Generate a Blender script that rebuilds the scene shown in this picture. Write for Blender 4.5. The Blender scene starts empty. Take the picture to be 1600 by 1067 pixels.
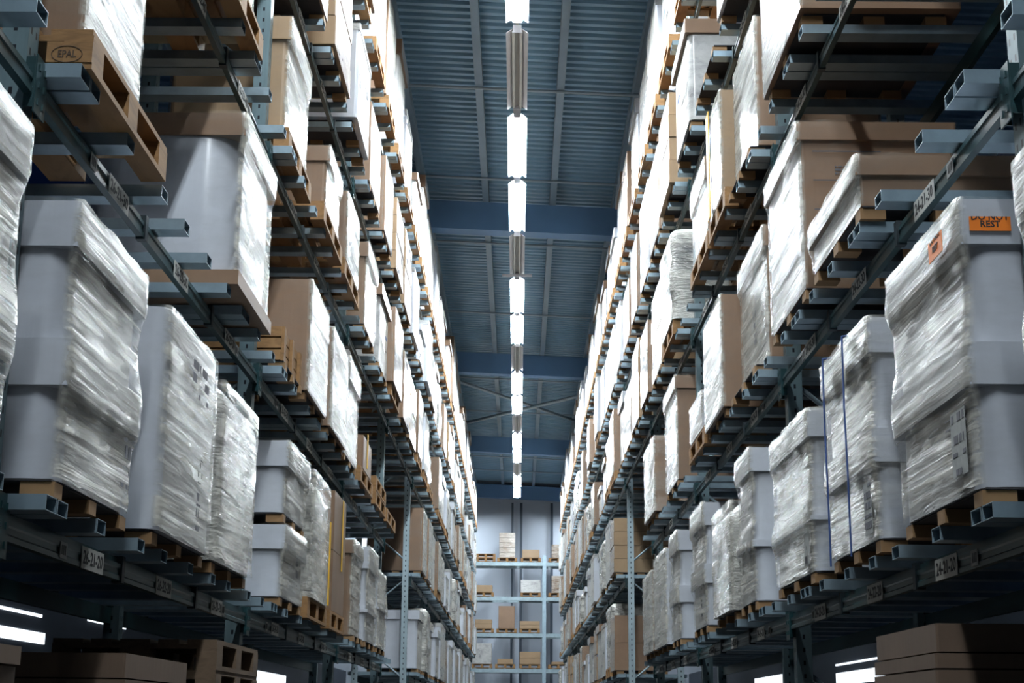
import bpy, bmesh, math, random
from mathutils import Vector, Matrix, noise
rnd = random.Random(11)
C = bpy.context.scene.collection
CAM_H = 1.65
ORD = ['first','second','third','fourth','fifth','sixth','seventh','eighth','ninth','tenth','eleventh','twelfth','thirteenth','fourteenth',
       'fifteenth','sixteenth','seventeenth','eighteenth','nineteenth','twentieth','twenty-first','twenty-second','twenty-third','twenty-fourth',
       'twenty-fifth','twenty-sixth','twenty-seventh']

# ------------------------------------------------------------------ materials
class NT:
    def __init__(s, name):
        s.m = bpy.data.materials.new(name); s.m.use_nodes = True
        s.t = s.m.node_tree; s.n = s.t.nodes; s.n.clear()
        s.out = s.n.new('ShaderNodeOutputMaterial')
    def new(s, typ, **kw):
        n = s.n.new('ShaderNode' + typ)
        for k, v in kw.items(): setattr(n, k, v)
        return n
    def link(s, a, b): s.t.links.new(a, b)
    def math(s, op, a, b=None, clamp=False):
        n = s.new('Math', operation=op, use_clamp=clamp)
        for i, v in enumerate((a, b)):
            if v is None: continue
            if isinstance(v, (int, float)): n.inputs[i].default_value = v
            else: s.link(v, n.inputs[i])
        return n.outputs[0]
    def coords(s, rot=(0,0,0), scale=(1,1,1), rand=True):
        tc = s.new('TexCoord'); mp = s.new('Mapping')
        if rand:
            oi = s.new('ObjectInfo'); mu = s.math('MULTIPLY', oi.outputs['Random'], 37.0)
            ad = s.new('VectorMath', operation='ADD'); s.link(tc.outputs['Object'], ad.inputs[0]); s.link(mu, ad.inputs[1])
            src = ad.outputs[0]
        else: src = tc.outputs['Object']
        s.link(src, mp.inputs['Vector'])
        mp.inputs['Rotation'].default_value = rot; mp.inputs['Scale'].default_value = scale
        return mp.outputs[0]
    def noise(s, vec, scale=5, detail=4, rough=.55, dist=0):
        n = s.new('TexNoise'); s.link(vec, n.inputs['Vector'])
        n.inputs['Scale'].default_value = scale; n.inputs['Detail'].default_value = detail
        n.inputs['Roughness'].default_value = rough; n.inputs['Distortion'].default_value = dist
        return n.outputs['Fac']
    def ramp(s, fac, stops):
        n = s.new('ValToRGB'); s.link(fac, n.inputs[0]); e = n.color_ramp.elements
        while len(e) < len(stops): e.new(.5)
        for i, (p, c) in enumerate(stops):
            e[i].position = p; e[i].color = (*c, 1) if len(c) == 3 else c
        return n.outputs[0]
    def rng(s, fac, a, b, c, d):
        n = s.new('MapRange'); s.link(fac, n.inputs[0])
        for i, v in enumerate((a, b, c, d)): n.inputs[i+1].default_value = v
        return n.outputs[0]
    def bump(s, h, strength=.3, dist=.01, normal=None):
        n = s.new('Bump'); s.link(h, n.inputs['Height']); n.inputs['Strength'].default_value = strength
        n.inputs['Distance'].default_value = dist
        if normal: s.link(normal, n.inputs['Normal'])
        return n.outputs[0]
    def bsdf(s, color=None, rough=.5, metal=0, spec=.5, normal=None, coat=0, coat_rough=.1):
        p = s.new('BsdfPrincipled')
        if color is not None:
            if isinstance(color, tuple): p.inputs['Base Color'].default_value = (*color, 1)
            else: s.link(color, p.inputs['Base Color'])
        if isinstance(rough, (int, float)): p.inputs['Roughness'].default_value = rough
        else: s.link(rough, p.inputs['Roughness'])
        p.inputs['Metallic'].default_value = metal; p.inputs['Specular IOR Level'].default_value = spec
        p.inputs['Coat Weight'].default_value = coat; p.inputs['Coat Roughness'].default_value = coat_rough
        if normal: s.link(normal, p.inputs['Normal'])
        return p.outputs[0]
    def done(s, shader): s.link(shader, s.out.inputs['Surface']); return s.m

def sc(c, k): return tuple(min(1, v*k) for v in c)

def m_plain(name, col, rough=.5, metal=0, var=.12, nscale=6, spec=.5, bump=0, coat=0):
    t = NT(name); v = t.coords(); f = t.noise(v, nscale, 5)
    c = t.ramp(f, [(.3, sc(col, 1-var)), (.7, sc(col, 1+var))])
    nb = t.bump(t.noise(v, nscale*8, 3), bump, .004) if bump else None
    return t.done(t.bsdf(c, rough, metal, spec, nb, coat))

def m_card(name, col, gloss=.0, rough=.6):
    t = NT(name); v = t.coords(); f = t.noise(v, 3, 5, .6)
    c = t.ramp(f, [(.3, sc(col, .88)), (.7, sc(col, 1.08))])
    st = t.noise(t.coords(scale=(14, 14, 1.2)), 1.6, 3)
    nb = t.bump(st, .12, .012)
    return t.done(t.bsdf(c, rough, 0, .4, nb, gloss, .22))

def m_wrap(name, col, dark, streak=(1.2, 26), rot=.6, strength=.55, rough=.3, grey=.5):
    """carton face under tight stretch film: diagonal pull lines, cloudy patches"""
    t = NT(name)
    v = t.coords(rot=(rot, 0, 0), scale=(8, streak[0], streak[1]))
    s1 = t.noise(v, 1.0, 6, .62, .7)
    v2 = t.coords(rot=(rot*.6, 0, 0), scale=(2.0, 1.0, 3.2)); s2 = t.noise(v2, 1.7, 4, .55, .5)
    v3 = t.coords(rot=(-rot*.5, 0, 0), scale=(6, 2.5, 14)); s3 = t.noise(v3, 1.2, 4, .6, 1.0)
    mix = t.math('ADD', t.math('MULTIPLY', s2, .62), t.math('MULTIPLY', s1, .38))
    c = t.ramp(mix, [(.36, dark), (grey, sc(col, .86)), (.62, col)])
    h = t.math('ADD', s1, t.math('MULTIPLY', s3, .8))
    nb = t.bump(h, strength, .03)
    r = t.rng(s2, .3, .7, rough*.8, rough*1.5)
    return t.done(t.bsdf(c, r, 0, .6, nb, .35, .12))

def m_film(name, lo, hi, streak=(1.3, 24), rot=.6, strength=.5, side=.2):
    """loose translucent film; clearer on the pallet ends than on the long sides"""
    t = NT(name)
    v = t.coords(rot=(rot, 0, 0), scale=(8, streak[0], streak[1])); s1 = t.noise(v, 1.0, 6, .62, .8)
    v2 = t.coords(rot=(rot*.8, 0, 0), scale=(2, 1.0, 5.5)); s2 = t.noise(v2, 1.5, 4, .55, .6)
    tc = t.new('TexCoord'); sx = t.new('SeparateXYZ'); t.link(tc.outputs['Normal'], sx.inputs[0])
    ax = t.math('ABSOLUTE', sx.outputs[0]); k = t.rng(ax, .15, .8, side, 1.0)
    f = t.math('ADD', t.math('MULTIPLY', s2, .55), t.math('MULTIPLY', s1, .45))
    a = t.math('MULTIPLY', t.rng(f, .43, .60, lo, hi), k, True)
    nb = t.bump(s1, strength, .025)
    p = t.bsdf((.68, .655, .585), .22, 0, .7, nb, .3, .1)
    tr = t.new('BsdfTransparent'); mx = t.new('MixShader')
    t.link(a, mx.inputs[0]); t.link(tr.outputs[0], mx.inputs[1]); t.link(p, mx.inputs[2])
    return t.done(mx.outputs[0])

def m_wood(name, col):
    t = NT(name); v = t.coords(scale=(3, 1, 9)); f = t.noise(v, 3, 6, .6, .8)
    c = t.ramp(f, [(.25, sc(col, .6)), (.5, col), (.8, sc(col, 1.25))])
    return t.done(t.bsdf(c, .65, 0, .3, t.bump(f, .25, .006)))

def m_upright(name, col):
    """roll-formed post, rows of punched slots"""
    t = NT(name); tc = t.new('TexCoord'); sp = t.new('SeparateXYZ'); t.link(tc.outputs['Object'], sp.inputs[0])
    sn = t.new('SeparateXYZ'); t.link(tc.outputs['Normal'], sn.inputs[0])
    z = t.math('ABSOLUTE', t.math('SUBTRACT', t.math('FRACT', t.math('DIVIDE', sp.outputs[2], .075)), .5))
    zin = t.math('LESS_THAN', z, .17)
    yy = t.math('ABSOLUTE', t.math('SUBTRACT', t.math('ABSOLUTE', sp.outputs[1]), .024))
    my = t.math('MULTIPLY', t.math('LESS_THAN', yy, .007), t.math('GREATER_THAN', t.math('ABSOLUTE', sn.outputs[0]), .6))
    xx = t.math('ABSOLUTE', sp.outputs[0])
    mx_ = t.math('MULTIPLY', t.math('LESS_THAN', xx, .0065), t.math('GREATER_THAN', t.math('ABSOLUTE', sn.outputs[1]), .6))
    hole = t.math('MULTIPLY', t.math('MAXIMUM', my, mx_), zin)
    f = t.noise(t.coords(scale=(6, 6, 1.2)), 2, 5)
    c = t.ramp(f, [(.3, sc(col, .8)), (.7, sc(col, 1.2))])
    mc = t.new('MixRGB'); t.link(hole, mc.inputs[0]); t.link(c, mc.inputs[1]); mc.inputs[2].default_value = (.004, .006, .012, 1)
    return t.done(t.bsdf(mc.outputs[0], .42, .35, .5))

def m_emit(name, col, strength):
    t = NT(name); e = t.new('Emission'); e.inputs[0].default_value = (*col, 1); e.inputs[1].default_value = strength
    return t.done(e.outputs[0])

def m_beam(name, col):
    t = NT(name); f = t.noise(t.coords(scale=(4, .7, 14)), 2.2, 6, .65)
    c = t.ramp(f, [(.35, sc(col, .75)), (.6, col), (.72, sc(col, 2.1))])
    return t.done(t.bsdf(c, .38, .1, .5))

M = {}
M['card_white'] = m_card('white_board', (.53, .555, .61), .7, .42)
M['card_brown'] = m_card('brown_board', (.23, .140, .085), .15, .5)
M['card_tan'] = m_card('tan_board', (.31, .205, .115), .1, .5)
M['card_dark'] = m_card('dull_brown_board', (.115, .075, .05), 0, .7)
M['wrap_white'] = m_wrap('film_over_white_board', (.57, .56, .51), (.17, .17, .17))
M['wrap_plain'] = m_wrap('taut_film_over_white_board', (.46, .46, .45), (.22, .22, .225), (.8, 10), .5, .28, .34, .5)
M['wrap_heavy'] = m_wrap('crinkled_film', (.56, .55, .50), (.09, .09, .09), (1.6, 30), .65, .95, .22, .52)
M['wrap_brown'] = m_wrap('film_over_brown_board', (.42, .36, .30), (.19, .125, .08), (1.2, 22), .6, .5, .28, .55)
M['film'] = m_film('stretch_film', .12, .88, (.7, 30), .6, .34, .07)
M['film_heavy'] = m_film('stretch_film_heavy', .15, .95, (1.5, 44), .62, .9, .28)
M['wood'] = m_wood('pallet_wood', (.27, .145, .058))
M['fibre'] = m_card('pressed_fibre', (.27, .155, .07), 0, .75)
M['sheet'] = m_card('shade_toned_deck_sheet', (.035, .032, .034), 0, .8)  # near-black: the shade under the shelves is put into the deck colour
M['wood_shaded'] = m_wood('shaded_pallet_wood', (.12, .08, .05))  # pallet wood darkened, floor-level shade painted into its colour
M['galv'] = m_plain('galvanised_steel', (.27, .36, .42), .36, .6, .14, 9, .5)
M['galv_dull'] = m_plain('dull_galvanised_steel', (.27, .35, .39), .45, .4, .14, 9)
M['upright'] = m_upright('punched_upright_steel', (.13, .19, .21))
M['upright_lit'] = m_upright('punched_upright_lit', (.34, .43, .47))  # same steel as the other posts, stronger light painted in as a lighter colour
M['beam'] = m_beam('dark_green_beam_paint', (.012, .046, .052))
M['deck'] = m_plain('ribbed_roof_steel', (.27, .45, .60), .36, .3, .10, 1.2)
M['roofbeam'] = m_plain('blue_roof_beam_paint', (.16, .32, .56), .5, 0, .06, 1.0)
M['purlin'] = m_plain('grey_blue_purlin', (.25, .34, .42), .45, .2, .08, 2)
M['pipe'] = m_plain('pale_conduit', (.45, .55, .62), .4, .2, .05, 3)
M['concrete'] = m_plain('floor_concrete', (.028, .029, .032), .4, 0, .15, .8)
M['panel'] = m_plain('pale_wall_panel', (.50, .56, .65), .6, 0, .06, .5)
M['seam'] = m_plain('dark_seam', (.05, .07, .10), .6, 0, .05, 2)
M['sidewall'] = m_plain('dark_side_wall', (.016, .026, .045), .8, 0, .1, 1)
M['paper'] = m_plain('label_paper', (.46, .46, .43), .55, 0, .06, 20)
M['greypaper'] = m_plain('worn_label_paper', (.30, .31, .30), .55, 0, .15, 40)
M['ink'] = m_plain('black_ink', (.015, .015, .018), .6, 0, 0, 5)
M['stamp'] = m_plain('burnt_stamp', (.06, .035, .02), .8, 0, .2, 40)
M['greyink'] = m_plain('grey_print', (.10, .10, .12), .6, 0, .2, 30)
M['orange'] = m_plain('orange_sticker', (.95, .23, .015), .45, 0, .05, 12)
M['yellow'] = m_plain('yellow_band', (.85, .48, .02), .45, 0, .08, 8)
M['blue'] = m_plain('blue_cord', (.03, .07, .22), .6, 0, .05, 8)
M['collar'] = m_plain('black_collar', (.012, .022, .028), .5, 0, .1, 8)
M['lampbody'] = m_plain('lamp_sheet', (.84, .84, .90), .4, 0, .04, 3)
M['lampspine'] = m_plain('lamp_spine', (.66, .66, .63), .5, 0, .05, 3)
M['tube_off'] = m_plain('unlit_tube', (.80, .80, .78), .3, 0, .02, 3)
M['tube_on'] = m_emit('lit_tube', (.86, .945, 1.0), 570.0)
M['daylight'] = m_emit('window_daylight', (.85, .93, 1.0), 1.6)  # glow standing in for lit loads of the neighbouring aisles

# ------------------------------------------------------------------ mesh helpers
class MB:
    def __init__(s): s.v = []; s.f = []; s.k = []; s.sm = []
    def add(s, vs, fs, k=0, smooth=False):
        o = len(s.v); s.v += [tuple(p) for p in vs]
        for f in fs: s.f.append(tuple(i+o for i in f)); s.k.append(k); s.sm.append(smooth)
    def box(s, x0, x1, y0, y1, z0, z1, k=0):
        v = [(x0,y0,z0),(x1,y0,z0),(x1,y1,z0),(x0,y1,z0),(x0,y0,z1),(x1,y0,z1),(x1,y1,z1),(x0,y1,z1)]
        s.add(v, [(0,3,2,1),(4,5,6,7),(0,1,5,4),(1,2,6,5),(2,3,7,6),(3,0,4,7)], k)
    def prism_y(s, prof, y0, y1, k=0, caps=True):      # prof: (x,z) counter-clockwise seen from -y
        n = len(prof)
        v = [(x, y0, z) for x, z in prof] + [(x, y1, z) for x, z in prof]
        f = [(i, (i+1) % n, n+(i+1) % n, n+i) for i in range(n)]
        if caps: f += [tuple(range(n-1, -1, -1)), tuple(range(n, 2*n))]
        s.add(v, f, k)
    def prism_z(s, prof, z0, z1, k=0):                 # prof: (x,y)
        n = len(prof)
        v = [(x, y, z0) for x, y in prof] + [(x, y, z1) for x, y in prof]
        f = [(i, (i+1) % n, n+(i+1) % n, n+i) for i in range(n)] + [tuple(range(n-1, -1, -1)), tuple(range(n, 2*n))]
        s.add(v, f, k)
    def bar(s, p, q, r, k=0, n=6, smooth=True):
        p, q = Vector(p), Vector(q); d = (q-p).normalized()
        a = d.orthogonal().normalized(); b = d.cross(a)
        v = []
        for c in (p, q):
            for i in range(n):
                t = 2*math.pi*i/n; v.append(c + (a*math.cos(t)+b*math.sin(t))*r)
        f = [(i, (i+1) % n, n+(i+1) % n, n+i) for i in range(n)]
        s.add(v, f, k, smooth); s.add(v, [tuple(range(n-1, -1, -1)), tuple(range(n, 2*n))], k)
    def mesh(s, name, mats):
        me = bpy.data.meshes.new(name); me.from_pydata(s.v, [], s.f)
        for m in mats: me.materials.append(M[m] if isinstance(m, str) else m)
        me.polygons.foreach_set('material_index', s.k); me.polygons.foreach_set('use_smooth', s.sm)
        bm = bmesh.new(); bm.from_mesh(me); bmesh.ops.recalc_face_normals(bm, faces=bm.faces); bm.to_mesh(me); bm.free()
        me.update(); return me

def link(name, me, parent=None, loc=None):
    o = bpy.data.objects.new(name, me); C.objects.link(o)
    if loc is not None: o.location = loc
    if parent: o.parent = parent
    return o
def tag(o, label, cat, group=None):
    o['label'] = label; o['category'] = cat
    if group: o['group'] = group
    return o
def thing(name, label, cat, loc=(0,0,0), rotz=0, group=None):
    o = bpy.data.objects.new(name, None); C.objects.link(o); o.location = loc; o.rotation_euler = (0,0,rotz)
    o.empty_display_size = .1
    return tag(o, label, cat, group)
def struct(name, me): o = link(name, me); o['kind'] = 'structure'; return o
KIDS = {}
def dup(root, loc, rotz, label, group=None, scale=(1,1,1)):
    r = root.copy(); C.objects.link(r); r.location = loc; r.rotation_euler = (0,0,rotz); r.scale = scale
    r['label'] = label
    if group: r['group'] = group
    for ch in KIDS[root.name]:
        c = ch.copy(); C.objects.link(c); c.parent = r
        for g in KIDS.get(ch.name, []):
            d = g.copy(); C.objects.link(d); d.parent = c
    return r

_text = {}
def text_geo(s, size):
    key = (s, size)
    if key in _text: return _text[key]
    cu = bpy.data.curves.new('t', 'FONT'); cu.body = s; cu.size = size; cu.align_x = 'CENTER'; cu.align_y = 'CENTER'
    cu.extrude = 0.0006; cu.offset = size*.02; cu.resolution_u = 2
    ob = bpy.data.objects.new('t', cu); C.objects.link(ob)
    dg = bpy.context.evaluated_depsgraph_get(); me = bpy.data.meshes.new_from_object(ob.evaluated_get(dg))
    vs = [tuple(v.co) for v in me.vertices]; fs = [tuple(p.vertices) for p in me.polygons]
    bpy.data.objects.remove(ob); bpy.data.meshes.remove(me); bpy.data.curves.remove(cu)
    _text[key] = (vs, fs); return vs, fs
def put_text(mb, s, size, org, u, w, k, squeeze=1):
    """lettering on a face: u = reading direction, w = up"""
    vs, fs = text_geo(s, size); u, w, org = Vector(u), Vector(w), Vector(org); n = u.cross(w)
    mb.add([org + u*x*squeeze + w*y + n*z for x, y, z in vs], fs, k)

# ------------------------------------------------------------------ racks
BEAM = [.53, 1.975, 3.42, 4.87, 6.33]                 # underside of each level's beam above the eye
BASE = [b+.143+CAM_H for b in BEAM]                   # where the pallets stand
XF = 1.60                                            # beam face
XR = 2.42                                            # rear beam face
POST1 = [.25, 4.73, 9.20, 13.86, 18.38]
POST2 = [23.0+4.5*k for k in range(8)]

up_prof = [(-.045,-.05),(.045,-.05),(.045,-.028),(.037,-.028),(.037,-.042),(-.037,-.042),(-.037,.042),(.037,.042),(.037,.028),(.045,.028),(.045,.05),(-.045,.05)]
def upright_mesh(h, mat):
    b = MB(); b.prism_z(up_prof, 0, h, 0); b.box(-.07, .07, -.075, .075, 0, .012, 0)
    return b.mesh('upright', [mat])
UP = {0: upright_mesh(8.75, 'upright'), 1: upright_mesh(8.75, 'upright_lit')}
def beam_mesh(L, s):
    """stepped box beam with a hooked end plate at both ends; s=+1 faces +x"""
    b = MB()
    p = [(0,0),(0,.018),(-.005,.024),(-.005,.044),(0,.050),(0,.066),(-.016,.072),(-.016,.092),(-.029,.092),(-.029,0)]
    b.prism_y([(s*x, z) for x, z in p], .06, L-.06, 0)
    for y in (.052, L-.058):
        b.box(min(-.028*s, .004*s), max(-.028*s, .004*s), y, y+.006, -.045, .13, 0)
    for y0, y1 in ((-.002, .056), (L-.056, L+.002)):
        b.box(min(.004*s, .009*s), max(.004*s, .009*s), y0, y1, -.06, .14, 0)
        for z in (-.03, .03, .09): b.box(min(.009*s, .014*s), max(.009*s, .014*s), (y0+y1)/2-.008, (y0+y1)/2+.008, z, z+.022, 0)
    return b.mesh('beam', ['beam'])
def bar_mesh():
    """open-ended box channel; local x 0 is the aisle end, runs to -x"""
    b = MB(); w, h, t, Lb = .055, .05, .003, 1.02
    b.box(-Lb, 0, -w, w, h-t, h, 0); b.box(-Lb, 0, -w, w, 0, t, 0)
    b.box(-Lb, 0, -w, -w+t, t, h-t, 0); b.box(-Lb, 0, w-t, w, t, h-t, 0)
    return b.mesh('support_bar', ['galv'])
BAR = bar_mesh()
def collar_mesh(s):
    b = MB(); b.box(min(-.034*s, .007*s), max(-.034*s, .007*s), -.022, .022, -.008, .098, 0)
    return b.mesh('collar', ['collar'])
COL = {1: collar_mesh(1), -1: collar_mesh(-1)}
def brace_mesh(w, dz):
    b = MB(); b.bar((0,0,0), (w,0,dz), .016, 0, 6); return b.mesh('brace', ['galv_dull'])
BR_W = XR-XF-.07
BRACE = [brace_mesh(BR_W, .62), brace_mesh(-BR_W, .62), brace_mesh(BR_W, 0)]
_beams = {}
def label_mesh(s, txt, txt2=True):
    b = MB(); w, h = .15, .040
    b.box(-.0015, .0015, -w, w, -h, h, 0)
    put_text(b, txt, .068, (.0018*s, 0, 0), (0, s, 0), (0, 0, 1), 1, 1.08)
    return b.mesh('location_label', ['paper', 'ink'])
def small_label_mesh(s):
    b = MB(); b.box(-.0012, .0012, -.04, .04, -.028, .028, 0)
    for i in range(6): b.box(.0012*s-.0006, .0012*s+.0006, -.028+i*.01, -.028+i*.01+(.003 if i % 2 else .006), -.016, .018, 1)
    return b.mesh('barcode_label', ['greypaper', 'ink'])
SMALL = {1: small_label_mesh(1), -1: small_label_mesh(-1)}

def slots(a, b):
    p = (b-a-.10)/3; return [a+.05+p*(i+.5) for i in range(3)]
TMIN = [2.0, 2.0, 3.0, 2.0, 2.0]                    # nearest slot of each level that the view can reach

def make_rack(name, label, side, posts, bridge_to=None, codes=None):
    """side -1 stands left of the aisle (faces +x), +1 right (faces -x)"""
    s = -side
    root = thing(name, label, 'pallet rack', (side*XF, posts[0], 0))
    def P(x, t, z): return (side*(x-XF), t-posts[0], z)
    for t in posts:
        for x in (XF+.075, XR-.03):
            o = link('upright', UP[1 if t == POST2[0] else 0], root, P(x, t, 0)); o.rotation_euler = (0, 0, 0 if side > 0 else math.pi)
        for k in range(9):
            z = .5+k*.86
            o = link('brace', BRACE[0 if (k % 2 == 0) else 1], root, P(XF+.075 if k % 2 == 0 else XR-.03, t, z))
            o.rotation_euler = (0, 0, 0 if side > 0 else math.pi)
    bays = [(posts[i], posts[i+1], range(5)) for i in range(len(posts)-1)]
    if bridge_to: bays.append((posts[-1], bridge_to-.06, range(2, 5)))
    bars = []
    for bi, (a, b, levs) in enumerate(bays):
        L = b-a
        for lv in levs:
            for fr in (0, 1):
                key = (round(L, 3), s if fr == 0 else -s)
                if key not in _beams: _beams[key] = beam_mesh(L, key[1])
                bm_ = link('beam', _beams[key], root, P(XF if fr == 0 else XR, a, BEAM[lv]+CAM_H))
                if fr: continue
                p = (L-.1)/3
                if b < 30:
                    for q in (1, 2): link('collar', COL[s], bm_, (0, .05+p*q, 0))
                if codes and bi >= 1 and lv < 4:
                    for q in range(3):
                        txt = '%s-%d-%d' % (codes, 21+(bi-1)*3+q, 20+10*lv)
                        link('location_label', label_mesh(s, txt), bm_, (.0025*s, .05+p*(q+.5)+(.26, 0, -.2)[q]+.02*rnd.uniform(-1, 1), .037))
                        if q != 1: link('barcode_label', SMALL[s], bm_, (.0025*s, .05+p*(q+.5)+(-.1 if q == 0 else 0), .035))
            for si, c in enumerate(slots(a, b)):
                if c < TMIN[lv]: continue
                offs = [-.70, -.575, -.12+rnd.uniform(-.05, .05), .5+rnd.uniform(-.03, .03)] if si == 0 and a > 1 else [-.55+rnd.uniform(-.03, .03), rnd.uniform(-.08, .08), (.52 if a > 1 else .36)+rnd.uniform(-.03, .03)]
                if si and rnd.random() < .45: offs.append(offs[0]+.125)
                for d in offs: bars.append((math.hypot(c+d, BEAM[lv]), c+d, lv))
    bars.sort()
    rest = MB()
    for i, (_, t, lv) in enumerate(bars):
        loc = P(1.47, t, BEAM[lv]+CAM_H+.092)
        if i < 100:
            o = link('support_bar', BAR, root, loc); o.rotation_euler = (0, 0, 0 if s > 0 else math.pi)
        else:
            x0, x1 = sorted((loc[0], loc[0]-s*1.02))
            rest.add([(x, y+loc[1], z+loc[2]) for x, y, z in ((x0,-.055,0),(x1,-.055,0),(x1,.055,0),(x0,.055,0),(x0,-.055,.048),(x1,-.055,.048),(x1,.055,.048),(x0,.055,.048))],
                     [(0,3,2,1),(4,5,6,7),(0,1,5,4),(2,3,7,6)] + [(1,2,6,5) if s < 0 else (3,0,4,7)])
    if rest.v:
        o = link('support_bars', rest.mesh('support_bars', ['galv']), root); o['kind'] = 'stuff'
    return root
make_rack('pallet_rack', 'near pallet rack of dark green beams along the left side, codes starting 26', -1, POST1, POST2[0], '26')
make_rack('pallet_rack', 'near pallet rack of dark green beams along the right side, codes starting 24', 1, POST1, POST2[0], '24')
make_rack('pallet_rack', 'long far rack on the left, past the cross aisle, end post coloured as brightly lit', -1, POST2)
make_rack('pallet_rack', 'long far rack on the right, past the cross aisle, end post coloured as brightly lit', 1, POST2)

# ------------------------------------------------------------------ pallets
def epal_deck():
    b = MB()
    for i in range(5):
        w = (.072, .05, .072, .05, .072)[i]; x = -.4+.075+i*(.65/4)
        b.box(x-w, x+w, -.6, .6, .122, .144)
    for y in (-.5275, 0, .5275): b.box(-.4, .4, y-.0725, y+.0725, .100, .122)
    return b.mesh('top_deck', ['wood'])
def epal_runner(i):
    b = MB(); w = (.05, .0725, .05)[i]
    b.box(-w, w, -.6, .6, 0, .022)
    for y in (-.5275, 0, .5275): b.box(-w, w, y-.0725, y+.0725, .022, .100)
    return b.mesh('runner', ['wood'])
DECK = epal_deck(); RUN = [epal_runner(i) for i in range(3)]
def merge(parts, name):
    b = MB(); mats = []
    for me, off in parts:
        for m in me.materials:
            if m not in mats: mats.append(m)
        o = len(b.v); b.v += [(v.co.x+off[0], v.co.y+off[1], v.co.z+off[2]) for v in me.vertices]
        for p in me.polygons:
            b.f.append(tuple(i+o for i in p.vertices)); b.k.append(mats.index(me.materials[p.material_index])); b.sm.append(p.use_smooth)
    return b.mesh(name, mats)
WPAL = merge([(DECK, (0,0,0)), (RUN[0], (-.35,0,0)), (RUN[1], (0,0,0)), (RUN[2], (.35,0,0))], 'wooden_pallet')
def fibre_deck():
    b = MB(); b.box(-.37, .37, -.53, .53, .050, .056); return b.mesh('deck_sheet', ['sheet'])
def fibre_foot():
    b = MB(); b.prism_z([(-.055,-.05),(.055,-.05),(.055,.05),(-.055,.05)], 0, .048); return b.mesh('foot', ['fibre'])
FD = fibre_deck(); FF = fibre_foot()
FPOS = [(x, y, 0) for x in (-.325, 0, .325) for y in (-.47, 0, .47)]
FPAL = merge([(FD, (0,0,0))]+[(FF, p) for p in FPOS], 'fibre_pallet')

SHADED_PAL = merge([(WPAL, (0,0,0))], 'wooden_pallet'); SHADED_PAL.materials[0] = M['wood_shaded']
def put_pallet(kind, side, t, z, label, L=None, detail=True, x=1.45, group=None):
    loc = (side*(x+.4), t, z); sy = 1
    if kind == 'wood':
        sy = (L or 1.2)/1.2
        if detail:
            r = thing('wooden_pallet', label, 'pallet', loc, 0, group); r.scale = (1, sy, 1)
            link('top_deck', DECK, r)
            for i, xx in enumerate((-.35, 0, .35)): link('runner', RUN[i], r, (xx, 0, 0))
        else:
            r = tag(link('wooden_pallet', WPAL, None, loc), label, 'pallet', group); r.scale = (1, sy, 1)
    else:
        sy = (L or 1.1)/1.1
        if detail:
            r = thing('fibre_pallet', label, 'fibre pallet', loc, 0, group); r.scale = (1, sy, 1)
            link('deck_sheet', FD, r)
            for p in FPOS: link('foot', FF, r, p)
        else:
            r = tag(link('fibre_pallet', FPAL, None, loc), label, 'fibre pallet', group); r.scale = (1, sy, 1)
    return r

# ------------------------------------------------------------------ loads
def perim(x0, x1, y0, y1, r, seg=3):
    out = []
    for cx, cy, a0 in ((x1-r, y1-r, 0), (x0+r, y1-r, 90), (x0+r, y0+r, 180), (x1-r, y0+r, 270)):
        for i in range(seg+1):
            a = math.radians(a0+90*i/seg); out.append((cx+r*math.cos(a), cy+r*math.sin(a)))
    return out
def carton_mesh(name, x0, x1, y0, y1, z0, z1, mats, r=.03, bulge=0, rows=1, top_round=0, taper=0, seed=0, rough=0):
    """board box: slot 0 on the ends and top, slot 1 on the two long faces; seams at each row"""
    b = MB(); pr = perim(x0, x1, y0, y1, r, 6 if r >= .05 else 3); n = len(pr); cx, cy = (x0+x1)/2, (y0+y1)/2
    zs = []; H = z1-z0; N = 6
    for i in range(N+1): zs.append((z0+H*i/N, 1+bulge*math.sin(math.pi*i/N)-taper*(1-i/N)))
    if top_round:
        zs = [z for z in zs if z[0] < z1-top_round]
        for i in range(5):
            a = i/4*math.pi/2; zs.append((z1-top_round+top_round*math.sin(a), 1-(1-math.cos(a))*top_round*.9/max(.2, (y1-y0)/2)))
    V = []
    for z, k in zs:
        for x, y in pr:
            px, py = cx+(x-cx)*k, cy+(y-cy)*k
            if rough:
                nn = noise.noise(Vector((px*3+seed, py*3, z*3)))*rough
                px += nn if x > cx else -nn; py += nn*.6
            V.append((px, py, z))
    F1 = []
    for j in range(len(zs)-1):
        for i in range(n):
            i2 = (i+1) % n
            nx = abs(pr[i][0]-pr[i2][0]) < 1e-6 or False
            F1.append(((j*n+i, j*n+i2, (j+1)*n+i2, (j+1)*n+i), 1 if nx else 0))
    b.add(V, [f for f, _ in F1], 0, r >= .05); b.k = [k for _, k in F1]
    m = len(zs)-1
    b.add([V[i] for i in range(n)], [tuple(range(n-1, -1, -1))]); b.add([V[m*n+i] for i in range(n)], [tuple(range(n))])
    return b.mesh(name, mats)
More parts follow.
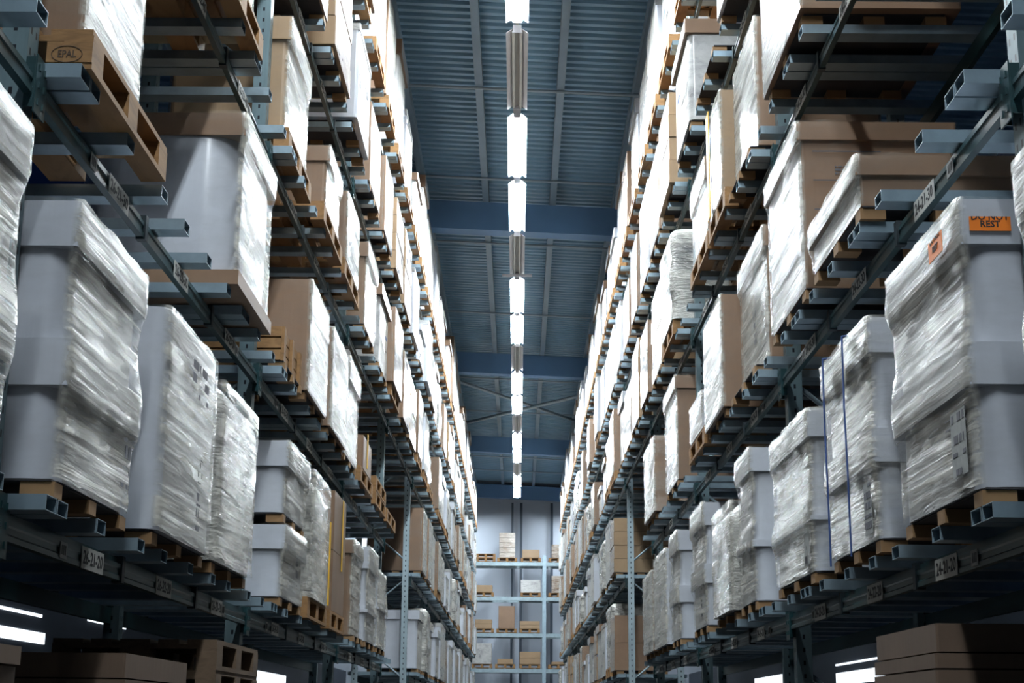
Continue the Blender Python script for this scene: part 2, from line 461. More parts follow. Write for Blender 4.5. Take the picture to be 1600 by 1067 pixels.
def film_mesh(x0, x1, y0, y1, z0, z1, amp, seed, r=.05, heavy=False, lids=None, ins=0):
    b = MB(); step = .045; pts = []
    pr = perim(x0, x1, y0, y1, r, 3); n0 = len(pr)
    for i in range(n0):
        p, q = Vector(pr[i]), Vector(pr[(i+1) % n0]); d = (q-p).length; k = max(1, int(d/step))
        for j in range(k): pts.append(p.lerp(q, j/k))
    n = len(pts); cx, cy = (x0+x1)/2, (y0+y1)/2; R = max(6, int((z1-z0)/step)); V = []
    for j in range(R+2):
        for i, p in enumerate(pts):
            z = z0+(z1-z0)*min(j, R)/R; dx, dy = p.x-cx, p.y-cy
            along = (p.y if abs(dx)/(x1-x0) > abs(dy)/(y1-y0) else p.x)
            u, w = along*.8+z*.55, -along*.55+z*.83
            nn = noise.noise(Vector((u*3+seed, w*13, seed*1.7)))+.5*noise.noise(Vector((u*7+seed*2, w*30, 3)))
            big = noise.noise(Vector((p.x*1.7+seed, p.y*1.7, z*1.7)))
            d = amp*(abs(nn)*1.0+.3)+amp*.8*max(0, big)
            if lids:
                gap = min(max(a-z, z-c, 0) for a, c in lids); sag = ins*min(1, gap/.05)
                if any(z > c for a, c in lids) and gap > 0: up = min([z-c for a, c in lids if z > c]); sag = ins*min(1, up/.12) if up <= gap+1e-6 else sag
                d -= sag*.9
            k = 1+d/max(abs(dx), abs(dy), .2)
            if j == 0: z += .03*abs(noise.noise(Vector((p.x*4+seed, p.y*4, 0))))
            if j >= R:
                z += .012*noise.noise(Vector((p.x*5, p.y*5+seed, 9)))+.006
                if j == R+1: k *= .88; z += .004
            V.append((cx+dx*k, cy+dy*k, z))
    F = [(j*n+i, j*n+(i+1) % n, (j+1)*n+(i+1) % n, (j+1)*n+i) for j in range(R+1) for i in range(n)]
    b.add(V, F, 0, True)
    return b.mesh('stretch_film', ['film_heavy' if heavy else 'film'])
def print_mesh(w, h, seed, ink='greyink', bg=None):
    """printed marks of a shipping label: bars and blocks on a thin sheet, local x out of the face"""
    b = MB(); q = random.Random(seed)
    if bg: b.box(0, .0015, -w, w, -h, h, 1)
    z = h*.92; x = .0015 if bg else 0
    while z > -h*.9:
        hh = q.choice((.015, .03, .05))*h/.12; y = -w*.85
        while y < w*.8:
            ww = q.uniform(.008, .05)*w/.08
            if q.random() < .72: b.box(x, x+.0012, y, min(y+ww, w*.9), max(z-hh, -h*.95), z, 0)
            y += ww+q.uniform(.004, .02)*w/.08
        z -= hh+q.uniform(.012, .05)*h/.12
    return b.mesh('shipping_label', [ink, bg or ink])

def make_load(name, label, cat, side, t0, t1, zb, zt, look='white', lids=(), film=None, depth=.84, x=1.45, r=.03,
              bulge=0, top_round=0, rough=0, group=None, taper=0, rows=0, amp=.007, lid_look=None):
    """one wrapped unit load; heights absolute"""
    root = thing(name, label, cat, (side*x, (t0+t1)/2, zb), 0 if side < 0 else math.pi, group)
    L = t1-t0; H = zt-zb; seed = rnd.uniform(0, 90)
    looks = {'white': ('card_white', 'card_white'), 'whitewrap': ('card_white', 'wrap_white'), 'plainwrap': ('card_white', 'wrap_plain'), 'heavy': ('wrap_heavy', 'wrap_heavy'),
             'brown': ('card_brown', 'card_brown'), 'brownwrap': ('card_brown', 'wrap_white'), 'brownfilm': ('card_brown', 'wrap_brown'),
             'tan': ('card_tan', 'card_tan'), 'dark': ('card_dark', 'card_dark'), 'tanwrap': ('card_tan', 'wrap_white')}
    mats = looks[look]; lm = looks[lid_look or look]
    ins = .024 if lids else 0
    if rows:
        hs = [H/rows]*rows if isinstance(rows, int) else list(rows); hs = [q*H/sum(hs) for q in hs]; zz = 0
        for hh in hs:
            e = rnd.uniform(0, .022)
            link('carton', carton_mesh('carton', -depth+e, -e, -L/2+e, L/2-e, zz+.003, zz+hh-.003, mats, .008, bulge, seed=seed), root); zz += hh
    else:
        link('body', carton_mesh('body', -depth+ins, -ins, -L/2+ins, L/2-ins, 0, H-(.01 if lids else 0), mats, r, bulge, 1, top_round, taper, seed, rough), root)
    for a, c in lids:
        link('lid', carton_mesh('lid', -depth, 0, -L/2, L/2, a-zb, c-zb, lm, min(r, .012)), root)
    if film:
        link('stretch_film', film_mesh(-depth-.004, .004, -L/2-.004, L/2+.004, .002, H+.002, amp*(1.8 if film == 'heavy' else 1), seed, .03, film == 'heavy', [(a-zb, c-zb) for a, c in lids], ins), root)
    return root
def mark(root, face, u, z, w, h, seed, ink='greyink', bg='greypaper', name='shipping_label'):
    """label on a load: face 'aisle' (u along the aisle) or 'end' (the end nearest the camera)"""
    L = [c for c in root.children if c.name.split('.')[0] in ('body', 'carton')]
    o = link(name, print_mesh(w, h, seed, ink, bg), L[0])
    ys = [v.co.y for c in L for v in c.data.vertices]; flip = root.rotation_euler[2] > 1
    if face == 'aisle':
        o.location = (max(v.co.x for c in L for v in c.data.vertices)+.016, -u if flip else u, z)
    else:
        o.location = (u, max(ys)+.003 if flip else min(ys)-.003, z); o.rotation_euler = (0, 0, math.pi/2 if flip else -math.pi/2)
    return o
h = lambda v: v+CAM_H
B1, B2, B3 = BASE[0], BASE[1], BASE[2]
def fib(side, t0, t1, z, lab): put_pallet('fibre', side, (t0+t1)/2, z, lab, L=min(1.14, t1-t0))
FT = .058
Lf, Rt = -1, 1
W = 'wrapped_load'
# ---- left, lowest visible shelf
a = make_load(W, 'tall white lidded load cut by the left picture edge, lowest shelf', 'wrapped load', Lf, 3.05, 4.28, B1+FT, h(1.69), 'plainwrap', [(h(1.53), h(1.69)), (h(.98), h(1.12))], 'light')
fib(Lf, 3.05, 4.28, B1, 'fibre pallet under the load cut by the left picture edge')
a = make_load(W, 'white two-tier lidded load beside the first left post, lowest shelf', 'wrapped load', Lf, 4.80, 5.76, B1+FT, h(1.65), 'plainwrap', [(h(1.495), h(1.65)), (h(1.03), h(1.185))], 'light', r=.09, x=1.45)
mark(a, 'aisle', .36, .17, .07, .13, 3, 'greyink', None)
fib(Lf, 4.80, 5.76, B1, 'fibre pallet under the two-tier lidded load by the first left post')
a = make_load(W, 'second white load from the first left post, rounded corner and seam', 'wrapped load', Lf, 6.13, 7.20, B1+FT, h(1.65), 'plainwrap', [], 'light', r=.07)
mark(a, 'aisle', .18, .34, .05, .06, 4, 'ink', None); mark(a, 'aisle', .18, .16, .05, .09, 5, 'greyink', None); mark(a, 'aisle', 0.1, .72, .22, .09, 6, 'greyink', None)
fib(Lf, 6.13, 7.20, B1, 'fibre pallet under the rounded white load, second from first left post')
a = make_load(W, 'film-crinkled grey load just before the second left post, lowest shelf', 'wrapped load', Lf, 7.36, 8.36, B1+FT, h(1.60), 'heavy', [], 'heavy', r=.06, top_round=.12, rough=.02)
fib(Lf, 7.36, 8.36, B1, 'fibre pallet under the film-crinkled load before second left post')
a = make_load(W, 'lower white lidded half-load behind the second left post, printed side', 'wrapped load', Lf, 9.55, 10.55, B1+FT, h(1.17), 'plainwrap', [(h(1.02), h(1.17))], 'light', r=.05)
mark(a, 'aisle', .12, .22, .05, .12, 8, 'ink', None)
fib(Lf, 9.55, 10.55, B1, 'fibre pallet under the lower lidded half-load behind second left post')
fib(Lf, 9.55, 10.55, h(1.19), 'fibre pallet between the two stacked lidded half-loads, left rack')
a = make_load(W, 'upper white lidded half-load stacked behind the second left post', 'wrapped load', Lf, 9.55, 10.55, h(1.192)+FT, h(1.70), 'plainwrap', [(h(1.54), h(1.70))], 'light', r=.05)
a = make_load(W, 'bulging crinkled load with yellow band on wooden pallet, left lowest shelf', 'wrapped load', Lf, 10.75, 11.75, B1+.144, h(1.70), 'heavy', [], 'heavy', r=.08, top_round=.2, rough=.05)
b = MB(); b.box(.03, .036, .30, .36, .0, .62); link('band', b.mesh('band', ['yellow']), a)
put_pallet('wood', Lf, 11.25, B1, 'wooden pallet under the bulging yellow-banded load, left lowest shelf', L=1.1)
a = make_load('carton_stack', 'tall brown carton with yellow tape on wooden pallet, left lowest shelf', 'carton', Lf, 12.1, 12.95, B1+.144, h(1.76), 'brown', [], None, rows=2)
b = MB(); b.box(.001, .004, .1, .17, .35, .93); link('tape', b.mesh('tape', ['yellow']), a)
put_pallet('wood', Lf, 12.5, B1, 'wooden pallet under the tall brown taped carton, left lowest shelf', L=1.0)
make_load(W, 'slim load with brown shiny corner right of the third left post', 'wrapped load', Lf, 13.97, 14.85, B1+FT, h(1.58), 'brownfilm', [(h(1.46), h(1.58))], 'light', x=1.49)
fib(Lf, 13.97, 14.85, B1, 'fibre pallet under the brown-cornered load, left lowest shelf')
make_load(W, 'white load with deep white lid, second from end of near left rack', 'wrapped load', Lf, 15.0, 16.05, B1+FT, h(1.63), 'plainwrap', [(h(1.42), h(1.63)), (h(1.0), h(1.03))], 'light', r=.05)
fib(Lf, 15.0, 16.05, B1, 'fibre pallet under the deep-lidded load near the left rack end')
make_load(W, 'last white load on the lowest shelf of the near left rack', 'wrapped load', Lf, 16.25, 17.3, B1+FT, h(1.52), 'whitewrap', [(h(1.12), h(1.14))], 'heavy')
fib(Lf, 16.25, 17.3, B1, 'fibre pallet under the last lowest-shelf load, near left rack')
# ---- left, second shelf
a = make_load(W, 'glossy white wrapped carton on the stamped wooden pallet, upper left', 'wrapped load', Lf, 4.9, 5.68, B2+.144, h(3.1), 'brownwrap', [], 'light', x=1.52, depth=.76, r=.01)
p = put_pallet('wood', Lf, 5.36, B2, 'wooden pallet with oval stamp on its block, upper left corner', L=1.12)
b = MB(); put_text(b, 'EPAL', .036, (0, 0, 0), (1, 0, 0), (0, 0, 1), 0, .82)
pts = [(.052*math.cos(i*math.pi/16), .03*math.sin(i*math.pi/16)) for i in range(32)]
for i in range(32): b.bar((pts[i][0], 0, pts[i][1]), (pts[(i+1) % 32][0], 0, pts[(i+1) % 32][1]), .0016, 0, 4)
run = [c for c in p.children if c.name.startswith('runner')][2]
o = link('block_face', (lambda q: (q.box(-.0775, .0775, -.004, .001, -.034, .040), q.mesh('block_face', ['wood']))[1])(MB()), run, (-.0275, -.602, .056))
link('stamp', b.mesh('stamp', ['stamp']), o, (-.008, -.0055, -.006))
a = make_load(W, 'bulging pale bundle between brown tray and brown lid, left second shelf', 'wrapped load', Lf, 7.46, 8.5, B2+.012, h(3.05), 'whitewrap', [(h(2.93), h(3.05))], 'light', r=.2, bulge=.03, lid_look='brownwrap', x=1.43)
b = MB(); b.box(-.83, .005, -.53, .53, -.006, .07); b.box(-.80, -.03, -.50, .50, .07, .075); link('tray', b.mesh('tray', ['card_brown']), a)
fib(Lf, 9.36, 10.16, B2, 'fibre pallet under the small slatted crate, left second shelf')
a = thing('crate', 'small slatted wooden crate behind the pale bundle, left second shelf', 'crate', (-1.50, 9.76, B2+FT))
b = MB()
for z in (.0, .075, .15): b.box(-.8, 0, -.40, .40, z+.004, z+.068)
link('side_boards', b.mesh('side_boards', ['wood']), a)
for y in (-.35, .0, .35):
    b = MB(); b.box(.0, .02, y-.04, y+.04, .0, .22); link('cleat', b.mesh('cleat', ['wood']), a)
make_load(W, 'tall brown-ended wrapped load after the slatted crate, left second shelf', 'wrapped load', Lf, 10.25, 11.3, B2+FT, h(2.96), 'brownwrap', [], 'light', r=.02)
fib(Lf, 10.25, 11.3, B2, 'fibre pallet under the tall brown-ended load, left second shelf')
make_load(W, 'tall white wrapped load touching the brown-ended one, left second shelf', 'wrapped load', Lf, 11.55, 12.66, B2+FT, h(2.95), 'brownwrap', [], 'light', r=.02)
fib(Lf, 11.55, 12.66, B2, 'fibre pallet of the white load after the brown-ended one, second shelf')
make_load(W, 'white load with jutting lid, fifth on left second shelf', 'wrapped load', Lf, 12.73, 13.72, B2+FT, h(3.0), 'whitewrap', [(h(2.82), h(3.0))], 'light')
fib(Lf, 12.73, 13.72, B2, 'fibre pallet under the jutting-lid load, left second shelf')
a = make_load('carton_stack', 'lone brown carton with yellow tape near left rack end, second shelf', 'carton', Lf, 14.1, 14.95, B2+.144, h(2.57), 'brown', [], None)
b = MB(); b.box(.001, .004, -.06, .02, .05, .38); link('tape', b.mesh('tape', ['yellow']), a)
put_pallet('wood', Lf, 14.55, B2, 'wooden pallet under the lone taped carton, left second shelf')
for k in range(2): put_pallet('wood', Lf, 16.1, B2+.144*k, 'empty wooden pallet, %s of two stacked near the left rack end' % ('lower', 'upper')[k])
put_pallet('wood', Lf, 17.5, B2, 'single empty wooden pallet at the left rack end, second shelf')
# ---- left, third shelf
make_load(W, 'wrapped load on wooden pallet high at left, before the lidded white box', 'wrapped load', Lf, 6.85, 7.85, B3+.144, h(4.6), 'brownwrap', [], 'light', x=1.5, depth=.8)
put_pallet('wood', Lf, 7.35, B3, 'wooden pallet under the first high load, left third shelf')
make_load(W, 'white box with brown-edged lid beside the second left post, third shelf', 'wrapped load', Lf, 9.33, 10.35, B3+.144, h(4.5), 'tanwrap', [(h(4.34), h(4.5))], 'light', x=1.52, depth=.8)
put_pallet('wood', Lf, 9.85, B3, 'wooden pallet under the brown-lidded white box, left third shelf', L=1.1, x=1.5)
make_load(W, 'brown-ended load past the empty place, left third shelf', 'wrapped load', Lf, 10.95, 11.8, B3+.144, h(4.22), 'brownwrap', [(h(4.1), h(4.22))], 'light')
put_pallet('wood', Lf, 11.35, B3, 'wooden pallet under the brown-ended load, left third shelf')
make_load(W, 'white load left of the third left post, third shelf', 'wrapped load', Lf, 12.2, 13.2, B3+.144, h(4.3), 'brownwrap', [], 'light')
put_pallet('wood', Lf, 12.75, B3, 'wooden pallet left of the third left post, third shelf')
make_load(W, 'pale load with brown cap just past the third left post', 'wrapped load', Lf, 14.0, 15.05, B3+FT, h(4.42), 'brownwrap', [(h(4.28), h(4.42))], 'light')
fib(Lf, 14.0, 15.05, B3, 'fibre pallet under the brown-capped load, left third shelf')
# ---- right, lowest visible shelf
a = make_load(W, 'tall white load cut by the right picture edge, lowest shelf', 'wrapped load', Rt, 3.05, 4.30, B1+FT, h(1.60), 'whitewrap', [(h(1.44), h(1.60)), (h(.98), h(1.12))], 'light')
fib(Rt, 3.05, 4.30, B1, 'fibre pallet under the load cut by the right picture edge')
a = make_load(W, 'white two-tier lidded load with orange stickers, right lowest shelf', 'wrapped load', Rt, 4.82, 5.86, B1+FT, h(1.685), 'plainwrap', [(h(1.53), h(1.685)), (h(1.06), h(1.2))], 'light', r=.08, x=1.445)
lid0 = [c for c in a.children if c.name.startswith('lid')][0]
def sticker(parent, loc, rot, w, hh):
    b = MB(); b.box(-w, w, -.001, .001, -hh, hh, 0)
    t = MB(); put_text(t, 'DO NOT', .031, (0, -.0016, hh-.002), (1, 0, 0), (0, 0, 1), 0)
    me = t.mesh('t', ['ink']); bm = bmesh.new(); bm.from_mesh(me)       # the top line runs off the torn upper edge
    bmesh.ops.bisect_plane(bm, geom=bm.verts[:]+bm.edges[:]+bm.faces[:], plane_co=(0, 0, hh), plane_no=(0, 0, 1), clear_outer=True); bm.to_mesh(me); bm.free()
    b.add([v.co[:] for v in me.vertices], [tuple(q.vertices) for q in me.polygons], 1)
    put_text(b, 'REST', .031, (0, -.0016, -.002), (1, 0, 0), (0, 0, 1), 1)
    o = link('warning_sticker', b.mesh('warning_sticker', ['orange', 'ink']), parent, loc); o.rotation_euler = (0, 0, rot); o['label'] = 'orange warning sticker'
    return o
Lr = 5.86-4.82
sticker(lid0, (-.095, Lr/2+.012, h(1.595)-B1-FT), math.pi, .068, .0245)
sticker(lid0, (.024, Lr/2-.22, h(1.585)-B1-FT), math.pi/2, .085, .036)
mark(a, 'aisle', -.33, .17, .085, .11, 12, 'greyink', 'greypaper'); mark(a, 'aisle', -.30, .25, .14, .03, 13, 'greyink', None)
fib(Rt, 4.82, 5.86, B1, 'fibre pallet under the load with the orange stickers')
a = make_load(W, 'white lidded load tied with two dark blue cords, right lowest shelf', 'wrapped load', Rt, 6.22, 7.22, B1+FT, h(1.65), 'whitewrap', [(h(1.50), h(1.65)), (h(1.04), h(1.18))], 'heavy', r=.05, amp=.006)
mark(a, 'aisle', -.33, .14, .07, .11, 14, 'greyink', 'greypaper')
for y in (-.32, .12):
    b = MB(); pts = [(.026, y, -.04), (.028, y+.01, .3), (.028, y-.005, .6), (.026, y, .93), (-.2, y, .945), (-.7, y, .945)]
    for q in range(len(pts)-1): b.bar(pts[q], pts[q+1], .0045, 0, 5)
    link('cord', b.mesh('cord', ['blue']), a)
fib(Rt, 6.22, 7.22, B1, 'fibre pallet under the cord-tied load, right lowest shelf')
a = make_load(W, 'crinkled load with rounded white corner beside second right post', 'wrapped load', Rt, 7.62, 8.80, B1+FT, h(1.54), 'whitewrap', [(h(1.40), h(1.54)), (h(.98), h(1.0))], 'heavy', r=.06)
mark(a, 'aisle', -.42, .2, .06, .16, 15, 'ink', 'greypaper')
fib(Rt, 7.62, 8.80, B1, 'fibre pallet under the rounded-corner crinkled load, right lowest shelf')
make_load(W, 'white two-lidded load just past the second right post, lowest shelf', 'wrapped load', Rt, 9.55, 10.25, B1+FT, h(1.68), 'plainwrap', [(h(1.53), h(1.68)), (h(1.06), h(1.10))], 'light', r=.06)
fib(Rt, 9.55, 10.25, B1, 'fibre pallet just past the second right post, lowest shelf')
make_load(W, 'heavily crinkled shiny load between lidded loads, right lowest shelf', 'wrapped load', Rt, 10.45, 11.5, B1+FT, h(1.47), 'heavy', [], 'heavy', r=.08, top_round=.15, rough=.05)
fib(Rt, 10.45, 11.5, B1, 'fibre pallet under the heavily crinkled load, right lowest shelf')
a = make_load(W, 'white load with tall lid and tiny print, sixth on right lowest shelf', 'wrapped load', Rt, 12.06, 13.0, B1+FT, h(1.68), 'plainwrap', [(h(1.5), h(1.68)), (h(1.05), h(1.2))], 'light', r=.04)
mark(a, 'aisle', -.2, .2, .05, .13, 16, 'ink', None)
fib(Rt, 12.06, 13.0, B1, 'fibre pallet under the tall-lid load, right lowest shelf')
make_load(W, 'white two-tier load just past the third right post, lowest shelf', 'wrapped load', Rt, 14.05, 14.85, B1+FT, h(1.70), 'plainwrap', [(h(1.52), h(1.70)), (h(1.05), h(1.2))], 'light', r=.05)
fib(Rt, 14.05, 14.85, B1, 'fibre pallet just past the third right post, lowest shelf')
make_load(W, 'film-streaked load second from the end of the near right rack', 'wrapped load', Rt, 15.2, 16.55, B1+FT, h(1.66), 'whitewrap', [], 'heavy')
fib(Rt, 15.2, 16.55, B1, 'fibre pallet second from end, right lowest shelf')
make_load(W, 'last load of the near right rack with a brown corner strip', 'wrapped load', Rt, 16.7, 18.0, B1+FT, h(1.58), 'brownwrap', [], 'heavy')
fib(Rt, 16.7, 18.0, B1, 'fibre pallet under the last lowest-shelf load, near right rack')
# ---- right, second shelf
a = make_load(W, 'low brown carton in loose film before the tall brown stack, right', 'wrapped load', Rt, 6.3, 7.42, B2+FT, h(2.40), 'brownwrap', [(h(2.31), h(2.40))], 'light', r=.01, amp=.006, lid_look='brownwrap')
fib(Rt, 6.3, 7.42, B2, 'fibre pallet under the low film-wrapped carton, right second shelf')
a = make_load(W, 'tall stack of brown printed cartons in shiny film, right second shelf', 'wrapped load', Rt, 7.6, 8.70, B2+FT, h(3.08), 'brownwrap', [(h(2.98), h(3.08))], 'light', r=.012)
for z in (.16, .32, .48, .64):
    mark(a, 'end', -.24, z, .05, .028, int(z*100), 'greyink', None, 'carton_print')
    b = MB(); b.box(-.36, 0, -.0015, 0, 0, .005); o = link('seam', b.mesh('seam', ['seam']), a, (-.08, .56-.02, z+.1))
fib(Rt, 7.6, 8.70, B2, 'fibre pallet under the tall printed carton stack, right second shelf')
a = make_load(W, 'wrapped load with capped top just past the second right post, second shelf', 'wrapped load', Rt, 9.32, 10.5, B2+FT, h(3.07), 'brownwrap', [(h(2.94), h(3.07))], 'light', r=.012, x=1.54, depth=.8)
mark(a, 'aisle', -.1, .35, .05, .12, 33, 'greyink', None)
fib(Rt, 9.32, 10.5, B2, 'fibre pallet under the capped load past second right post, second shelf')
make_load(W, 'smooth wrapped load with brown end past second right post, second shelf', 'wrapped load', Rt, 10.7, 11.8, B2+FT, h(3.0), 'brownwrap', [], 'light', r=.012)
fib(Rt, 10.7, 11.8, B2, 'fibre pallet under the smooth brown-ended load, right second shelf')
make_load(W, 'short wrapped load on wooden pallet beside the smooth one, right', 'wrapped load', Rt, 11.95, 12.85, B2+.144, h(2.56), 'whitewrap', [], 'light')
put_pallet('wood', Rt, 12.42, B2, 'wooden pallet under the short wrapped load, right second shelf', L=1.1)
make_load(W, 'tall brown taped carton with white side past third right post', 'wrapped load', Rt, 14.05, 15.2, B2+FT, h(3.15), 'brownwrap', [(h(3.03), h(3.15))], 'light', r=.012)
fib(Rt, 14.05, 15.2, B2, 'fibre pallet under the tall taped carton, right second shelf')
make_load(W, 'crumpled load in brown and silver film at the right rack end', 'wrapped load', Rt, 16.3, 17.6, B2+FT, h(2.98), 'brownfilm', [], 'heavy', r=.03, rough=.03)
fib(Rt, 16.3, 17.6, B2, 'fibre pallet under the crumpled load, right second shelf')
# ---- right, third shelf
make_load(W, 'high load above the tall brown stack, white film hanging low, right', 'wrapped load', Rt, 7.37, 8.6, B3+FT, h(4.6), 'brownwrap', [], 'light', r=.012)
fib(Rt, 7.37, 8.6, B3, 'fibre pallet under the high load above the tall brown stack')
make_load(W, 'tall load with plain brown end beside second right post, third shelf', 'wrapped load', Rt, 9.33, 10.35, B3+FT, h(4.52), 'brownwrap', [], 'light', r=.01, x=1.53, depth=.8)
fib(Rt, 9.33, 10.35, B3, 'fibre pallet under the plain brown-ended load, right third shelf')
a = make_load(W, 'white load with one upright yellow strap, right third shelf', 'wrapped load', Rt, 10.5, 11.2, B3+.144, h(4.5), 'tanwrap', [], 'light', r=.01)
b = MB(); b.box(.014, .020, -.34, -.20, .0, .85); link('strap', b.mesh('strap', ['yellow']), a)
put_pallet('wood', Rt, 10.85, B3, 'wooden pallet under the yellow-strapped load, right third shelf', L=.95)
make_load(W, 'white load with jutting lid behind the yellow-strapped one, right', 'wrapped load', Rt, 11.49, 12.5, B3+.144, h(4.36), 'tanwrap', [(h(4.18), h(4.36))], 'light', r=.04)
put_pallet('wood', Rt, 12.0, B3, 'wooden pallet under the jutting-lid load, right third shelf')
# ---- ground level, in the shade under the lowest shelf
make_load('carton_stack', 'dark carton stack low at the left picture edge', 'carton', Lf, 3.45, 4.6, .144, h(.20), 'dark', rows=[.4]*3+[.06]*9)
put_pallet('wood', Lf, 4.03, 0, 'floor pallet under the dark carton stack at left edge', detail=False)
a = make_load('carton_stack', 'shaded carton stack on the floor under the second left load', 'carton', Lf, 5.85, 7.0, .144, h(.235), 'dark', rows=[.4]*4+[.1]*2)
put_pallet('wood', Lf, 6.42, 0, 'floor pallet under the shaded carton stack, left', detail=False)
for k in range(14): put_pallet('wood', Lf, 8.15, .144*k, 'empty wooden pallet in floor stack by second left post, %s from bottom' % ORD[k], detail=False, group='floor stack of empty pallets').data = SHADED_PAL
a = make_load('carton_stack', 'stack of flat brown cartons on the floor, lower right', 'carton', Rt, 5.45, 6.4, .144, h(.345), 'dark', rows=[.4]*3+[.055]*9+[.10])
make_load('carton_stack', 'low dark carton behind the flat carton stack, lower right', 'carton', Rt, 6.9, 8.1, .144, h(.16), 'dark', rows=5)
put_pallet('wood', Rt, 5.92, 0, 'floor pallet under the flat carton stack, lower right', detail=False)
put_pallet('wood', Rt, 7.5, 0, 'floor pallet under the low dark carton, lower right', detail=False)

# ------------------------------------------------------------------ repeated loads further along and higher up
def proto(kind):
    """unit loads 1.1 long, .84 deep, 1 m tall, built at the origin; copies stretch them to their height"""
    r = bpy.data.objects.new('wrapped_load', None); C.objects.link(r); r['category'] = 'wrapped load'; kids = []
    def part(n, me): o = link(n, me, r); kids.append(o); return o
    if kind == 'lidded':
        part('body', carton_mesh('body', -.81, -.03, -.52, .52, 0, .99, ['card_white', 'wrap_white'], .05)); 
        part('lid', carton_mesh('lid', -.84, 0, -.55, .55, .84, 1, ['card_white', 'wrap_white'], .012))
    elif kind == 'browncap':
        part('body', carton_mesh('body', -.82, -.03, -.52, .52, 0, .99, ['wrap_plain', 'wrap_white'], .06))
        part('lid', carton_mesh('lid', -.84, 0, -.55, .55, .86, 1, ['card_brown', 'wrap_plain'], .012))
        part('blue_label', (lambda q: (q.box(0, .003, -.09, .07, .42, .46), q.mesh('blue_label', ['blue']))[1])(MB()))
    elif kind == 'brownend':
        part('body', carton_mesh('body', -.84, 0, -.55, .55, 0, 1, ['card_brown', 'wrap_white'], .012))
        part('film_edge', film_mesh(-.845, .004, -.553, .553, .02, .98, .006, 5))
    elif kind == 'white':
        part('body', carton_mesh('body', -.84, 0, -.55, .55, 0, 1, ['card_white', 'wrap_white'], .03))
        part('top_sheet', carton_mesh('top_sheet', -.845, .004, -.554, .554, .93, 1.003, ['wrap_plain', 'wrap_plain'], .012))
    elif kind == 'crinkled':
        part('body', carton_mesh('body', -.84, 0, -.55, .55, 0, 1, ['wrap_heavy', 'wrap_heavy'], .07, 0, 1, .12, 0, 3, .04))
    elif kind == 'tan':
        r.name = 'carton_stack'; r['category'] = 'carton'
        for i in range(4): part('carton', carton_mesh('carton', -.84+.006*(i % 2), -.006*(i % 2), -.55, .55-.01*(i % 2), .25*i+.004, .25*i+.246, ['card_tan', 'wrap_brown'], .008))
    elif kind == 'brown':
        r.name = 'carton_stack'; r['category'] = 'carton'
        part('carton', carton_mesh('carton', -.84, 0, -.55, .55, 0, .497, ['card_brown', 'wrap_brown'], .008)); part('carton', carton_mesh('carton', -.83, -.005, -.545, .545, .503, 1, ['card_brown', 'wrap_brown'], .008))
    KIDS[r.name] = kids; return r
KINDS = ['lidded', 'browncap', 'brownend', 'white', 'crinkled', 'tan', 'brown']
DESC = {'lidded': 'white lidded load', 'browncap': 'pale load with brown cap', 'brownend': 'white-sided load with brown end', 'white': 'plain white wrapped load',
        'crinkled': 'crinkled film-wrapped load', 'tan': 'tan stacked cartons', 'brown': 'brown two-carton stack'}
PROTO = {}; used = {}
def place(kind, side, t, z, H, L, label, x):
    if kind not in PROTO: PROTO[kind] = proto(kind)
    rot = 0 if side < 0 else math.pi; loc = (side*x, t, z); scl = (1, L/1.1, H)
    if kind not in used:
        r = PROTO[kind]; used[kind] = 1; r.location = loc; r.rotation_euler = (0, 0, rot); r.scale = scl; r['label'] = label
    else: r = dup(PROTO[kind], loc, rot, label, None, scl)
    return r
SH = ['lowest', 'second', 'third', 'fourth', 'top']
FORCE = {(-1, 0): 'lidded', (-1, 1): 'brownend', (1, 0): 'brown', (1, 1): 'tan', (-1, 2): 'white'}
WEI = {0: [3,1,2,4,3,1.2,1.2], 1: [3,1,3,4,3,1,1], 2: [2,2,4,4,2,1.3,1], 3: [2,2,5,6,1,.6,.4], 4: [1.5,7,3,4,.3,.2,.3]}
def fill(side, lv, cs, where, suffix, start_i=0):
    sd = 'left' if side < 0 else 'right'
    for i, c in enumerate(cs):
        q = rnd.random(); no = ORD[i+start_i]
        L = rnd.uniform(1.0, 1.25); pal = 'wood' if lv == 4 or rnd.random() < (.55 if lv == 2 else .12) else 'fibre'
        z = BASE[lv]; ph = .144 if pal == 'wood' else FT
        put_pallet(pal, side, c, z, '%s pallet, %s shelf, %s, %s %s' % ('wooden' if pal == 'wood' else 'fibre', SH[lv], where % sd, no, suffix), L=L*.97, detail=c < 19, x=1.45)
        if q < .04 and lv < 4 and i: continue
        kind = rnd.choices(KINDS, WEI[lv])[0]
        if where.startswith('far') and i == 0 and (side, lv) in FORCE: kind = FORCE[side, lv]; q = 1
        H = rnd.uniform(.78, 1.04) if lv < 4 else rnd.uniform(.95, 1.6)
        if rnd.random() < .12: H *= .65
        H = min(H, 1.12) if lv < 4 else H
        place(kind, side, c+rnd.uniform(-.05, .05), z+ph, H, L, '%s, %s shelf, %s, %s' % (DESC[kind], SH[lv], where % sd, no+' '+suffix), 1.45+rnd.uniform(-.03, .04))
allb = [slots(POST1[i], POST1[i+1]) for i in range(4)]
br = slots(POST1[-1], POST2[0])
far = sum((slots(POST2[i], POST2[i+1]) for i in range(7)), [])
for side in (Lf, Rt):
    n1 = 'near %s rack'
    fill(side, 2, [c for c in allb[3]+br if side > 0 or c > 15.2], n1, 'past the third post', 0 if side > 0 else 1)
    for lv in (3, 4): fill(side, lv, sum(allb[1:], [])+br, n1, 'past the first post')
    fill(side, 2, [allb[0][2], allb[1][0]], n1, 'from its front end'); fill(side, 3, allb[0][1:], n1, 'from its front end'); fill(side, 4, allb[0][1:], n1, 'from its front end')
    for lv in range(5): fill(side, lv, far, 'far %s rack', 'past the cross aisle')

